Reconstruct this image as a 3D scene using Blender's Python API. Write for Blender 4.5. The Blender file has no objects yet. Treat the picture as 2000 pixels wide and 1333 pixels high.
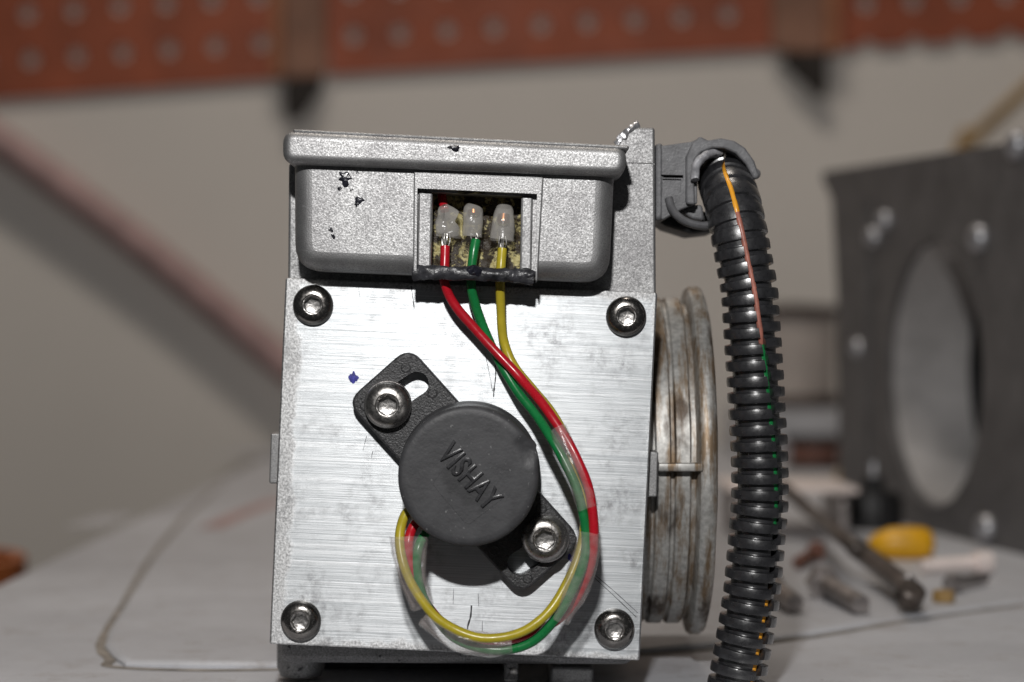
import bpy, bmesh, math, random
from mathutils import Vector, Matrix, noise as mnoise
R = math.radians
random.seed(7)
scene = bpy.context.scene
COL = scene.collection
# ------------------------------------------------------------------ camera, world, lamps
D = 40.0                                   # camera to cover plate; 1 unit is about 9.4 mm
cam_d = bpy.data.cameras.new("camera"); cam = bpy.data.objects.new("camera", cam_d); COL.objects.link(cam)
cam.location = (0, -D, 0); cam.rotation_euler = (R(90), 0, 0)
cam_d.sensor_width = 36; cam_d.lens = 72; cam_d.clip_start = 0.5; cam_d.clip_end = 2000
cam_d.dof.use_dof = True; cam_d.dof.focus_distance = D - 0.6; cam_d.dof.aperture_fstop = 0.112
scene.camera = cam
scene.view_settings.view_transform = 'Standard'; scene.view_settings.look = 'None'
scene.view_settings.exposure = 0; scene.view_settings.gamma = 1
world = bpy.data.worlds.new("World"); scene.world = world; world.use_nodes = True
world.node_tree.nodes['Background'].inputs[0].default_value = (0.95, 0.97, 1.0, 1)
world.node_tree.nodes['Background'].inputs[1].default_value = 0.035

def lamp(name, loc, target, sx, sy, energy, color):
    l = bpy.data.lights.new(name, 'AREA'); l.shape = 'RECTANGLE'; l.size = sx; l.size_y = sy
    l.energy = energy; l.color = color
    o = bpy.data.objects.new(name, l); COL.objects.link(o); o.location = loc
    o.rotation_euler = (Vector(target) - Vector(loc)).to_track_quat('-Z', 'Y').to_euler()
    return o
lamp("camera_flash", (-2.2, -43, 19), (-1.0, 30, 1), 2.0, 1.1, 17500, (1.0, 0.985, 0.97))
lamp("ceiling_lamp", (-12, 18, 145), (0, 95, 50), 60, 16, 88000, (1.0, 0.91, 0.81))

# ------------------------------------------------------------------ node helpers
class NT:
    def __init__(s, name):
        s.m = bpy.data.materials.new(name); s.m.use_nodes = True
        s.t = s.m.node_tree; s.b = s.t.nodes['Principled BSDF']; s.out = s.t.nodes['Material Output']
    def n(s, typ, **kw):
        x = s.t.nodes.new(typ)
        for k, v in kw.items(): setattr(x, k, v)
        return x
    def l(s, a, b): s.t.links.new(a, b)
    def set(s, **kw):
        for k, v in kw.items():
            k = k.replace('_', ' ')
            i = s.b.inputs[k]
            if isinstance(v, bpy.types.NodeSocket): s.l(v, i)
            else: i.default_value = (*v, 1) if isinstance(v, tuple) and len(v) == 3 else v
    def coord(s, scale=(1, 1, 1), rot=(0, 0, 0), loc=(0, 0, 0)):
        tc = s.n('ShaderNodeTexCoord'); mp = s.n('ShaderNodeMapping')
        mp.inputs['Scale'].default_value = scale; mp.inputs['Rotation'].default_value = rot; mp.inputs['Location'].default_value = loc
        s.l(tc.outputs['Object'], mp.inputs['Vector']); return mp.outputs[0]
    def noise(s, vec, scale, detail=3, rough=0.55, dist=0):
        x = s.n('ShaderNodeTexNoise'); s.l(vec, x.inputs['Vector'])
        x.inputs['Scale'].default_value = scale; x.inputs['Detail'].default_value = detail
        x.inputs['Roughness'].default_value = rough; x.inputs['Distortion'].default_value = dist
        return x.outputs['Fac']
    def voro(s, vec, scale):
        x = s.n('ShaderNodeTexVoronoi'); s.l(vec, x.inputs['Vector']); x.inputs['Scale'].default_value = scale
        return x.outputs['Distance']
    def ramp(s, fac, stops):
        x = s.n('ShaderNodeValToRGB'); s.l(fac, x.inputs[0]); e = x.color_ramp.elements
        while len(e) < len(stops): e.new(0.5)
        for k, (p, c) in zip(e, stops):
            k.position = p; k.color = (c, c, c, 1) if not isinstance(c, tuple) else (*c, 1)
        return x.outputs[0]
    def mix(s, fac, a, b, mode='MIX'):
        x = s.n('ShaderNodeMix', data_type='RGBA', blend_type=mode)
        for v, i in ((fac, 0), (a, 6), (b, 7)):
            if isinstance(v, bpy.types.NodeSocket): s.l(v, x.inputs[i])
            else: x.inputs[i].default_value = v if i == 0 else (*v, 1)
        return x.outputs[2]
    def math(s, op, a, b=0.0, clamp=False):
        x = s.n('ShaderNodeMath', operation=op); x.use_clamp = clamp
        for v, i in ((a, 0), (b, 1)):
            if isinstance(v, bpy.types.NodeSocket): s.l(v, x.inputs[i])
            else: x.inputs[i].default_value = v
        return x.outputs[0]
    def bump(s, h, strength, dist=0.02, prev=None):
        x = s.n('ShaderNodeBump'); s.l(h, x.inputs['Height'])
        x.inputs['Strength'].default_value = strength; x.inputs['Distance'].default_value = dist
        if prev is not None: s.l(prev, x.inputs['Normal'])
        return x.outputs[0]

def mat_cast(name, lo, hi, dirt=(0.05, 0.05, 0.055), dirt_amt=0.61, metallic=0.85, rough=0.5, grain=0.17, scale=33):
    m = NT(name); c = m.coord()
    g = m.noise(c, scale, 2, 0.6); g2 = m.noise(c, scale * 2.6, 1, 0.5); big = m.noise(c, 1.3, 4, 0.6)
    gg = m.math('ADD', m.math('MULTIPLY', g, 0.6), m.math('MULTIPLY', g2, 0.4))
    base = m.ramp(gg, [(0.36, lo), (0.60, hi)])
    base = m.mix(m.ramp(big, [(0.38, 0.5), (0.62, 0.0)]), base, (0.22, 0.215, 0.22))
    scr = m.n('ShaderNodeMapping'); m.l(c, scr.inputs[0]); scr.inputs['Scale'].default_value = (2, 2, 16)
    base = m.mix(m.ramp(m.noise(scr.outputs[0], 1.7, 3), [(0.70, 0.0), (0.74, 0.6)]), base, (0.72, 0.72, 0.73))
    d = m.noise(c, 4.2, 6, 0.72); dm = m.ramp(d, [(dirt_amt, 0.0), (dirt_amt + 0.035, 0.9)])
    base = m.mix(dm, base, dirt)
    m.set(Base_Color=base, Metallic=metallic, Roughness=m.ramp(g, [(0.3, rough + 0.14), (0.7, rough - 0.1)]),
          Normal=m.bump(g2, grain * 0.45, 0.02, m.bump(g, grain, 0.03)))
    return m.m

def mat_plain(name, col, rough=0.5, metallic=0.0, var=0.15, scale=6, bump=0.1, bscale=40, spec=0.5, coat=0.0):
    m = NT(name); c = m.coord()
    f = m.noise(c, scale, 4, 0.6); dark = tuple(x * (1 - 2 * var) for x in col); lite = tuple(min(1, x * (1 + 1.6 * var)) for x in col)
    m.set(Base_Color=m.ramp(f, [(0.3, dark), (0.7, lite)]), Metallic=metallic,
          Roughness=m.ramp(m.noise(c, scale * 2.3, 3), [(0.3, min(1, rough + 0.08)), (0.7, max(0.02, rough - 0.08))]),
          Normal=m.bump(m.noise(c, bscale, 2), bump, 0.02))
    m.b.inputs['Specular IOR Level'].default_value = spec
    m.b.inputs['Coat Weight'].default_value = coat; m.b.inputs['Coat Roughness'].default_value = 0.27
    return m.m

def mat_cap():
    m = NT("dusty_black_plastic"); c = m.coord()
    f = m.noise(c, 2.0, 5, 0.65); g = m.noise(c, 14, 3); sp = m.noise(c, 11, 2, 0.5)
    base = m.ramp(f, [(0.3, (0.040, 0.040, 0.043)), (0.7, (0.066, 0.066, 0.070))])
    mp = m.n('ShaderNodeMapping'); m.l(c, mp.inputs[0]); mp.inputs['Rotation'].default_value = (0, R(-48.5), 0); mp.inputs['Location'].default_value = (-0.05, 0, 0.12)
    mp2 = m.n('ShaderNodeMapping'); m.l(mp.outputs[0], mp2.inputs[0]); mp2.inputs['Scale'].default_value = (1.15, 0, 2.0)
    ln = m.n('ShaderNodeVectorMath', operation='LENGTH'); m.l(mp2.outputs[0], ln.inputs[0])
    smear = m.ramp(m.math('ADD', ln.outputs['Value'], m.math('MULTIPLY', m.noise(c, 4, 4), 0.5)), [(0.75, 0.75), (1.15, 0.0)])   # handled, dust-free patch round the lettering
    base = m.mix(smear, base, (0.026, 0.026, 0.028))
    base = m.mix(m.ramp(sp, [(0.70, 0.0), (0.74, 0.8)]), base, (0.22, 0.22, 0.22))
    m.set(Base_Color=base, Roughness=m.ramp(f, [(0.3, 0.46), (0.7, 0.6)]), Normal=m.bump(g, 0.15, 0.02, m.bump(f, 0.15, 0.1)))
    return m.m

PLATE_C = ((904 - 1000) / 100, (666.5 - 916) / 100)
def mat_brushed():
    m = NT("brushed_aluminium")
    c = m.coord(rot=(0, R(-2.55), 0))
    st = m.n('ShaderNodeMapping'); m.l(c, st.inputs[0]); st.inputs['Scale'].default_value = (0.10, 1, 40)
    st2 = m.n('ShaderNodeMapping'); m.l(c, st2.inputs[0]); st2.inputs['Scale'].default_value = (0.28, 1, 105)
    s1 = m.noise(st.outputs[0], 1.0, 5, 0.7); s2 = m.noise(st2.outputs[0], 1.0, 3, 0.6)
    blot = m.noise(c, 0.9, 4, 0.6); grain = m.noise(c, 22, 2, 0.6); grain2 = m.noise(c, 5, 5, 0.75)
    sep = m.n('ShaderNodeSeparateXYZ'); m.l(c, sep.inputs[0])
    ux = m.math('ABSOLUTE', sep.outputs[0]); uz = m.math('ABSOLUTE', m.math('SUBTRACT', sep.outputs[2], 3.6))
    wob = m.math('MULTIPLY', m.math('SUBTRACT', m.noise(c, 2.2, 4), 0.5), 0.5)
    ed = m.math('MAXIMUM', m.math('ADD', ux, wob), m.math('ADD', m.math('SUBTRACT', uz, 0.0), wob))
    edge = m.ramp(m.math('SUBTRACT', ed, 2.9), [(0.50, 0.0), (0.62, 0.9)])      # worn blasted margin of the plate
    s = m.math('ADD', m.math('MULTIPLY', s1, 0.6), m.math('MULTIPLY', s2, 0.4))
    brushed = m.ramp(s, [(0.32, (0.21, 0.226, 0.24)), (0.5, (0.47, 0.489, 0.502)), (0.68, (0.68, 0.69, 0.70))])
    blasted = m.ramp(grain, [(0.35, 0.26), (0.65, 0.62)])
    base = m.mix(edge, brushed, blasted)
    sm = m.math('MULTIPLY', m.ramp(blot, [(0.47, 0.0), (0.64, 0.68)]), m.ramp(grain2, [(0.42, 0.0), (0.6, 1.0)]))
    base = m.mix(sm, base, (0.15, 0.15, 0.155))
    spk = m.ramp(m.noise(c, 7, 6, 0.8), [(0.70, 0.0), (0.73, 0.7)])
    base = m.mix(spk, base, (0.1, 0.1, 0.1))
    h = m.math('ADD', m.math('MULTIPLY', s, 1.0), m.math('MULTIPLY', m.math('MULTIPLY', edge, grain), 0.7))
    tan = m.n('ShaderNodeCombineXYZ'); tan.inputs[0].default_value = 0.044; tan.inputs[2].default_value = 1
    m.set(Base_Color=base, Metallic=0.78, Roughness=m.math('ADD', m.math('MULTIPLY', s2, 0.16), m.math('ADD', 0.31, m.math('MULTIPLY', edge, 0.14))),
          Anisotropic=0.82, Tangent=tan.outputs[0], Normal=m.bump(h, 0.38, 0.012))
    return m.m

def mat_film(name, col, alpha, rough=0.25):
    m = NT(name); c = m.coord()
    m.set(Base_Color=col, Roughness=rough, Normal=m.bump(m.noise(c, 5, 4), 0.45, 0.04))
    tr = m.n('ShaderNodeBsdfTransparent'); mx = m.n('ShaderNodeMixShader')
    lw = m.n('ShaderNodeLayerWeight'); lw.inputs[0].default_value = 0.35
    f = m.math('ADD', m.ramp(m.noise(c, 5, 3), [(0.3, alpha - 0.05), (0.7, alpha + 0.06)]), m.math('MULTIPLY', lw.outputs['Facing'], 0.22), True)
    m.l(f, mx.inputs[0]); m.l(tr.outputs[0], mx.inputs[1]); m.l(m.b.outputs[0], mx.inputs[2]); m.l(mx.outputs[0], m.out.inputs[0])
    return m.m

def mat_potting():
    m = NT("potting_compound"); c = m.coord()
    f = m.noise(c, 3.4, 6, 0.7, 0.6); g = m.noise(c, 12, 5, 0.7)
    base = m.ramp(g, [(0.3, (0.30, 0.24, 0.08)), (0.55, (0.62, 0.55, 0.27)), (0.75, (0.78, 0.73, 0.45))])
    base = m.mix(m.ramp(f, [(0.43, 0.0), (0.50, 0.97)]), base, (0.022, 0.013, 0.010))  # dark blotches: stains, and painted shade for the hollows between the splice sleeves
    m.set(Base_Color=base, Roughness=m.ramp(f, [(0.45, 0.7), (0.6, 0.25)]), Normal=m.bump(g, 0.6, 0.05))
    return m.m

def mat_dirty_ring():
    m = NT("dirty_aluminium"); c = m.coord()
    st0 = m.n('ShaderNodeMapping'); m.l(c, st0.inputs[0]); st0.inputs['Scale'].default_value = (2.0, 0.8, 0.8)
    f = m.noise(st0.outputs[0], 0.8, 4, 0.55, 0.0); g = m.noise(c, 9, 3)
    st = m.n('ShaderNodeMapping'); m.l(c, st.inputs[0]); st.inputs['Scale'].default_value = (4.5, 0.7, 0.7)
    f2 = m.noise(st.outputs[0], 0.8, 5, 0.7)
    base = m.ramp(g, [(0.3, (0.34, 0.335, 0.32)), (0.7, (0.58, 0.57, 0.545))])
    base = m.mix(m.ramp(f2, [(0.45, 0.0), (0.60, 0.85)]), base, (0.18, 0.105, 0.04))
    base = m.mix(m.ramp(f, [(0.52, 0.0), (0.64, 0.9)]), base, (0.05, 0.032, 0.02))
    m.set(Base_Color=base, Metallic=0.5, Roughness=0.48, Normal=m.bump(g, 0.12, 0.03))
    return m.m

def mat_table():
    m = NT("worn_white_top"); c = m.coord()
    f = m.noise(c, 0.12, 6, 0.65); g = m.noise(c, 0.8, 6, 0.8); s = m.noise(c, 0.5, 6, 0.82)
    base = m.ramp(f, [(0.35, (0.435, 0.44, 0.465)), (0.65, (0.565, 0.575, 0.61))])
    base = m.mix(m.ramp(g, [(0.52, 0.0), (0.74, 0.55)]), base, (0.25, 0.21, 0.18))
    base = m.mix(m.ramp(s, [(0.65, 0.0), (0.70, 0.7)]), base, (0.10, 0.08, 0.065))
    m.set(Base_Color=base, Roughness=m.ramp(g, [(0.3, 0.38), (0.7, 0.6)]), Normal=m.bump(g, 0.1, 0.1))
    return m.m

def mat_wall():
    m = NT("cream_wall"); c = m.coord()
    f = m.noise(c, 0.04, 5, 0.6); g = m.noise(c, 1.5, 4, 0.6)
    m.set(Base_Color=m.ramp(f, [(0.3, (0.68, 0.64, 0.595)), (0.7, (0.74, 0.695, 0.645))]), Roughness=0.75, Normal=m.bump(g, 0.15, 0.1))
    return m.m

M = dict(
    plate=mat_brushed(),
    cast=mat_cast("cast_aluminium", 0.27, 0.50, dirt_amt=0.665),
    cast_side=mat_cast("sandy_cast_aluminium", 0.25, 0.46, dirt_amt=0.66, rough=0.54),
    cast_dark=mat_cast("grey_casting", 0.18, 0.4, rough=0.6),
    foot=mat_plain("black_foot_paint", (0.02, 0.02, 0.021), 0.6, var=0.3),
    bright_steel=mat_plain("bright_stainless", (0.50, 0.48, 0.46), 0.30, 1.0, var=0.12, scale=9, bump=0.08, bscale=22),
    steel=mat_plain("stainless_steel", (0.30, 0.285, 0.27), 0.24, 1.0, var=0.1, scale=8, bump=0.06, bscale=25),
    socket=mat_plain("socket_steel", (0.5, 0.485, 0.47), 0.36, 1.0, var=0.25, scale=16, bump=0.5, bscale=14),
    washer=mat_plain("washer_steel", (0.62, 0.59, 0.58), 0.36, 1.0, var=0.12, scale=12, bump=0.15, bscale=40),
    ear=mat_plain("grained_black_plastic", (0.045, 0.045, 0.047), 0.44, var=0.3, scale=18, bump=0.75, bscale=26),
    cap=mat_cap(),
    pad=mat_plain("glossy_black_patch", (0.034, 0.034, 0.037), 0.45, var=0.3, scale=3, bump=0.15, bscale=10),
    letter=mat_plain("moulded_black_plastic", (0.04, 0.04, 0.043), 0.3, var=0.2, bump=0.1),
    red=mat_plain("red_insulation", (0.50, 0.010, 0.022), 0.28, var=0.06, scale=3, bump=0.12, bscale=9),
    green=mat_plain("green_insulation", (0.010, 0.19, 0.05), 0.28, var=0.06, scale=3, bump=0.12, bscale=9),
    yellow=mat_plain("yellow_insulation", (0.50, 0.405, 0.03), 0.30, var=0.06, scale=3, bump=0.12, bscale=9),
    orange=mat_plain("orange_insulation", (0.85, 0.38, 0.03), 0.35, var=0.06),
    brown=mat_plain("pinkish_brown_insulation", (0.42, 0.16, 0.12), 0.4, var=0.15),
    film=mat_film("clear_heat_shrink", (0.62, 0.56, 0.54), 0.105, 0.14),
    frost=mat_film("frosted_heat_shrink", (0.48, 0.46, 0.43), 0.42, 0.15),
    tin=mat_plain("tinned_copper", (0.34, 0.33, 0.31), 0.3, 1.0, var=0.1),
    copper=mat_plain("bare_copper", (0.4, 0.17, 0.07), 0.35, 1.0, var=0.1),
    potting=mat_potting(),
    sealant=mat_plain("black_sealant", (0.035, 0.035, 0.04), 0.34, var=0.35, scale=5, bump=0.8, bscale=11),
    grey_plug=mat_plain("grey_plastic", (0.135, 0.135, 0.142), 0.5, var=0.14, scale=4, bump=0.3, bscale=22),
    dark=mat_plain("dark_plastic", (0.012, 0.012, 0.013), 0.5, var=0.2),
    conduit=mat_plain("black_conduit_plastic", (0.022, 0.022, 0.0245), 0.33, var=0.2, scale=7, bump=0.12, bscale=30, spec=0.9, coat=1.0),
    silver_glob=mat_plain("silver_sealant", (0.5, 0.5, 0.52), 0.3, 0.7, var=0.2, bump=0.8, bscale=9),
    pale_sealant=mat_plain('pale_grey_sealant', (0.34, 0.34, 0.36), 0.45, var=0.2, bump=0.6, bscale=9),
    ring=mat_dirty_ring(),
    ink=mat_plain("blue_ink", (0.045, 0.045, 0.32), 0.4, var=0.35, scale=16),
    pencil=mat_plain("dark_scratch", (0.05, 0.05, 0.055), 0.6, var=0.2),
    grime=mat_plain("black_tar", (0.014, 0.014, 0.022), 0.25, var=0.3, bump=0.6, bscale=14),
    table=mat_table(), wall=mat_wall(),
    groove=mat_plain("groove_dirt", (0.26, 0.23, 0.2), 0.8, var=0.3, scale=1),
    floor=mat_plain("concrete_floor", (0.14, 0.135, 0.13), 0.8, var=0.15, scale=0.1, bscale=2),
    peg=mat_plain("brown_hardboard", (0.32, 0.077, 0.031), 0.55, var=0.12, scale=0.25, bscale=4),
    post=mat_plain("dull_brown_wood", (0.25, 0.125, 0.08), 0.65, var=0.15, scale=0.3, bscale=4),
    strip=mat_plain("light_brown_wood", (0.36, 0.14, 0.065), 0.6, var=0.12, scale=0.4, bscale=4),
    darkwood=mat_plain("dark_stained_wood", (0.022, 0.015, 0.011), 0.7, var=0.2, scale=0.4, bscale=4),
    box=mat_plain("charcoal_coating", (0.115, 0.110, 0.110), 0.55, var=0.14, scale=0.7, bump=0.3, bscale=9),
    bore=mat_plain("grey_bore_metal", (0.45, 0.435, 0.43), 0.45, 0.15, var=0.16, scale=0.35, bump=0.1, bscale=5),
    bolt=mat_plain("zinc_bolt", (0.40, 0.40, 0.42), 0.35, 0.7, var=0.1, scale=3),
    dullsteel=mat_plain("dull_steel", (0.36, 0.33, 0.32), 0.42, 0.75, var=0.25, scale=1.6),
    rust=mat_plain('rusty_steel', (0.24, 0.11, 0.08), 0.6, 0.2, var=0.25, scale=2),
    tool=mat_plain("oily_steel", (0.10, 0.082, 0.072), 0.42, 0.5, var=0.3, scale=1.2),
    pinkbar=mat_plain("bright_bar", (0.86, 0.76, 0.72), 0.4, 0.1, var=0.06, scale=1),
    barside=mat_plain("grey_bar_side", (0.40, 0.37, 0.37), 0.6, 0.0, var=0.12, scale=1),
    amber=mat_plain("amber_yellow_plastic", (0.78, 0.40, 0.01), 0.4, var=0.1, scale=1.5),
    hose=mat_plain("dull_red_rubber", (0.42, 0.28, 0.27), 0.6, var=0.1, scale=0.5),
    bamboo=mat_plain("yellow_brown_stick", (0.32, 0.20, 0.07), 0.6, var=0.15, scale=0.8),
    white=mat_plain("white_plastic", (0.46, 0.46, 0.48), 0.5, var=0.06, scale=0.4),
    beige=mat_plain("beige_plastic", (0.50, 0.44, 0.40), 0.55, var=0.08, scale=0.4),
    brownrim=mat_plain("dark_brown_plastic", (0.06, 0.042, 0.034), 0.6, var=0.2, scale=0.6),
    orangebin=mat_plain("burnt_orange_plastic", (0.42, 0.12, 0.03), 0.5, var=0.1, scale=0.4),
)

# ------------------------------------------------------------------ geometry helpers
def W(px, py, Y):                       # point at depth Y that the photograph shows at px, py
    k = (D + Y) / (100.0 * D)
    return Vector(((px - 1000) * k, Y, (666.5 - py) * k))
TZ = -7.0                               # table height
def T(px, py, z=TZ):
    d = -z * 100 * D / (py - 666.5)
    return Vector(((px - 1000) * d / (100 * D), d - D, z))

def spline(pts, n=8):
    pts = [Vector(p) for p in pts]; P = [2 * pts[0] - pts[1]] + pts + [2 * pts[-1] - pts[-2]]; out = []
    for i in range(1, len(P) - 2):
        a, b, c, d = P[i - 1:i + 3]
        for k in range(n):
            t = k / n
            out.append(0.5 * (2 * b + (c - a) * t + (2 * a - 5 * b + 4 * c - d) * t * t + (3 * b - a - 3 * c + d) * t ** 3))
    out.append(pts[-1]); return out

def frames(path):
    fr = []; n = len(path); up = None
    for i in range(n):
        t = (path[min(i + 1, n - 1)] - path[max(i - 1, 0)]).normalized()
        if up is None:
            up = Vector((0, -1, 0)) if abs(t.y) < 0.9 else Vector((0, 0, 1))
        up = (up - t * up.dot(t)).normalized(); fr.append((t, up, t.cross(up).normalized()))
    return fr

def tube(bm, path, rad, seg=12, flat=1.0, caps=True):
    """sweep; rad a number or a list; flat squeezes along the up axis (towards the viewer)"""
    fr = frames(path); rings = []
    for i, (p, (t, u, s)) in enumerate(zip(path, fr)):
        r = rad[i] if isinstance(rad, (list, tuple)) else rad
        rings.append([bm.verts.new(p + (s * math.cos(a) + u * math.sin(a) * flat) * r) for a in (2 * math.pi * k / seg for k in range(seg))])
    for a, b in zip(rings, rings[1:]):
        for k in range(seg): bm.faces.new((a[k], a[(k + 1) % seg], b[(k + 1) % seg], b[k]))
    if caps: bm.faces.new(rings[0][::-1]); bm.faces.new(rings[-1])
    return bm

def lathe(bm, prof, mat=Matrix(), seg=36, rfun=None, caps=True):
    """prof: list of (r, h) along local Z, mat places it"""
    rings = []
    for j, (r, h) in enumerate(prof):
        if r < 1e-6: rings.append([bm.verts.new(mat @ Vector((0, 0, h)))]); continue
        rings.append([bm.verts.new(mat @ Vector(((rfun(j, a) if rfun else r) * math.cos(a), (rfun(j, a) if rfun else r) * math.sin(a), h))) for a in (2 * math.pi * k / seg for k in range(seg))])
    for a, b in zip(rings, rings[1:]):
        for k in range(seg):
            q = [a[k % len(a)], a[(k + 1) % len(a)], b[(k + 1) % len(b)], b[k % len(b)]]
            q = [v for i, v in enumerate(q) if v not in q[:i]]
            if len(q) > 2: bm.faces.new(q)
    for r in (rings[0], rings[-1]):
        if caps and len(r) > 2: bm.faces.new(r)
    return bm

def rpoly(pts, r, n=6):
    """round the corners of a 2-D polygon; r a number or one per corner"""
    out = []; N = len(pts)
    for i in range(N):
        p = Vector(pts[i]); a = Vector(pts[i - 1]); b = Vector(pts[(i + 1) % N])
        rr = r[i] if isinstance(r, (list, tuple)) else r
        if rr <= 0: out.append(p); continue
        da, db = (a - p), (b - p); la, lb = da.length, db.length; da /= la; db /= lb
        ang = da.angle(db); cut = min(rr / math.tan(ang / 2), la * 0.49, lb * 0.49)
        s, e = p + da * cut, p + db * cut
        for k in range(n + 1):
            t = k / n; out.append((1 - t) ** 2 * s + 2 * t * (1 - t) * p + t * t * e)
    return out

def area2(p): return sum(p[i - 1].x * p[i].y - p[i].x * p[i - 1].y for i in range(len(p)))
def inset(p, d):
    out = []; n = len(p)
    for i in range(n):
        e1 = (p[i] - p[i - 1]); e2 = (p[(i + 1) % n] - p[i])
        if e1.length < 1e-9: e1 = e2
        if e2.length < 1e-9: e2 = e1
        e1.normalize(); e2.normalize()
        n1 = Vector((-e1.y, e1.x)); n2 = Vector((-e2.y, e2.x)); b = (n1 + n2)
        if b.length < 1e-6: b = n1
        b.normalize(); out.append(p[i] + b * (d / max(0.35, b.dot(n1))))
    return out

def slab(bm, pts, Yf, Yb, r=0, fil=0.0, seg=4, bfil=0.0, Yref=None, px=True):
    """extrude a polygon given in photograph pixels (or X,Z if px False) from Yf (front) to Yb, filleted front edge"""
    if fil:
        m_ = fil * (150 if px else 1.5); r = [max(x, m_) for x in r] if isinstance(r, (list, tuple)) else max(r, m_)
    if px:
        q = rpoly(pts, r); k = Yf if Yref is None else Yref
        q = [Vector((W(a.x, a.y, k).x, W(a.x, a.y, k).z)) for a in q]
    else: q = rpoly(pts, r)
    if area2(q) < 0: q.reverse()
    prof = [(fil * (1 - math.sin(a)), Yf + fil * (1 - math.cos(a))) for a in ((math.pi / 2) * k / seg for k in range(seg + 1))] if fil else [(0, Yf)]
    if bfil:
        prof += [(bfil * (1 - math.cos(a)), Yb - bfil * (1 - math.sin(a))) for a in ((math.pi / 2) * k / seg for k in range(seg + 1))]
    else: prof.append((0, Yb))
    rings = []
    for d, y in prof:
        rings.append([bm.verts.new((v.x, y, v.y)) for v in (inset(q, d) if d > 1e-6 else q)])
    n = len(q)
    for a, b in zip(rings, rings[1:]):
        for k in range(n): bm.faces.new((a[k], a[(k + 1) % n], b[(k + 1) % n], b[k]))
    bm.faces.new(rings[0][::-1]); bm.faces.new(rings[-1])
    return bm

def box(bm, x0, x1, y0, y1, z0, z1, bev=0.0):
    v = [bm.verts.new(p) for p in ((x0, y0, z0), (x1, y0, z0), (x1, y1, z0), (x0, y1, z0), (x0, y0, z1), (x1, y0, z1), (x1, y1, z1), (x0, y1, z1))]
    fs = [bm.faces.new([v[i] for i in f]) for f in ((0, 3, 2, 1), (4, 5, 6, 7), (0, 1, 5, 4), (1, 2, 6, 5), (2, 3, 7, 6), (3, 0, 4, 7))]
    if bev:
        bmesh.ops.bevel(bm, geom=list({e for f in fs for e in f.edges}), offset=bev, segments=3, profile=0.5, affect='EDGES')
    return bm

def jitter(bm, amp, freq, seed=0.0, sel=None):
    for v in bm.verts:
        if sel and not sel(v.co): continue
        v.co += mnoise.noise_vector(v.co * freq + Vector((seed, seed, seed))) * amp
    return bm

def finish(me, ang):
    me.shade_smooth(); me.set_sharp_from_angle(angle=R(ang))
    for p in me.polygons:
        if len(p.vertices) > 8: p.use_smooth = False
ROOT = {}
def thing(name, label, cat, loc, group=None):
    o = bpy.data.objects.new(name, None); COL.objects.link(o); o.location = loc
    o.empty_display_size = 0.3
    o['label'] = label; o['category'] = cat
    if group: o['group'] = group
    ROOT[o.name] = Vector(loc); return o
def origin(o):
    v = Vector((0, 0, 0))
    while o is not None: v += Vector(o.location); o = o.parent
    return v
def obj(name, bm, mat, parent=None, smooth=40, loc=None):
    """link a bmesh, built in world space, as one object; children keep their place relative to the parent"""
    bmesh.ops.recalc_face_normals(bm, faces=bm.faces[:])
    me = bpy.data.meshes.new(name)
    base = origin(parent) if parent else Vector((0, 0, 0))
    l = Vector(loc) if loc is not None else base
    bmesh.ops.translate(bm, verts=bm.verts[:], vec=-l)
    bm.to_mesh(me); bm.free(); me.materials.append(M[mat] if isinstance(mat, str) else mat)
    finish(me, smooth)
    o = bpy.data.objects.new(name, me); COL.objects.link(o); o.parent = parent; o.location = l - base
    return o
def tag(o, label, cat, group=None):
    o['label'] = label; o['category'] = cat
    if group: o['group'] = group
    return o
def struct(name, bm, mat):
    o = obj(name, bm, mat); o['kind'] = 'structure'; return o
def copy_child(o, parent, loc):
    c = o.copy(); COL.objects.link(c); c.parent = parent; c.location = Vector(loc) - origin(parent)
    for ch in o.children:
        d = ch.copy(); COL.objects.link(d); d.parent = c
    return c
def cut(o, bms):
    """boolean-subtract closed bmeshes (world space) from object o"""
    base = origin(o)
    for bm in bms:
        bmesh.ops.recalc_face_normals(bm, faces=bm.faces[:])
        me = bpy.data.meshes.new("cutter"); bm.to_mesh(me); bm.free()
        c = bpy.data.objects.new("cutter", me); COL.objects.link(c)
        md = o.modifiers.new("cut", 'BOOLEAN'); md.object = c; md.operation = 'DIFFERENCE'; md.solver = 'EXACT'
        dg = bpy.context.evaluated_depsgraph_get(); dg.update()
        new = bpy.data.meshes.new_from_object(o.evaluated_get(dg))
        o.modifiers.clear(); old = o.data; o.data = new; new.name = o.name
        bpy.data.objects.remove(c); bpy.data.meshes.remove(old)
    finish(o.data, 40)

B = bmesh.new
# ------------------------------------------------------------------ the setting
bm = B(); box(bm, -160, 170, 95, 97, -88, 140); struct("wall", bm, 'wall')
bm = B(); box(bm, -160, 170, -60, 95, -90, -88); struct("floor", bm, 'floor')

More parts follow.
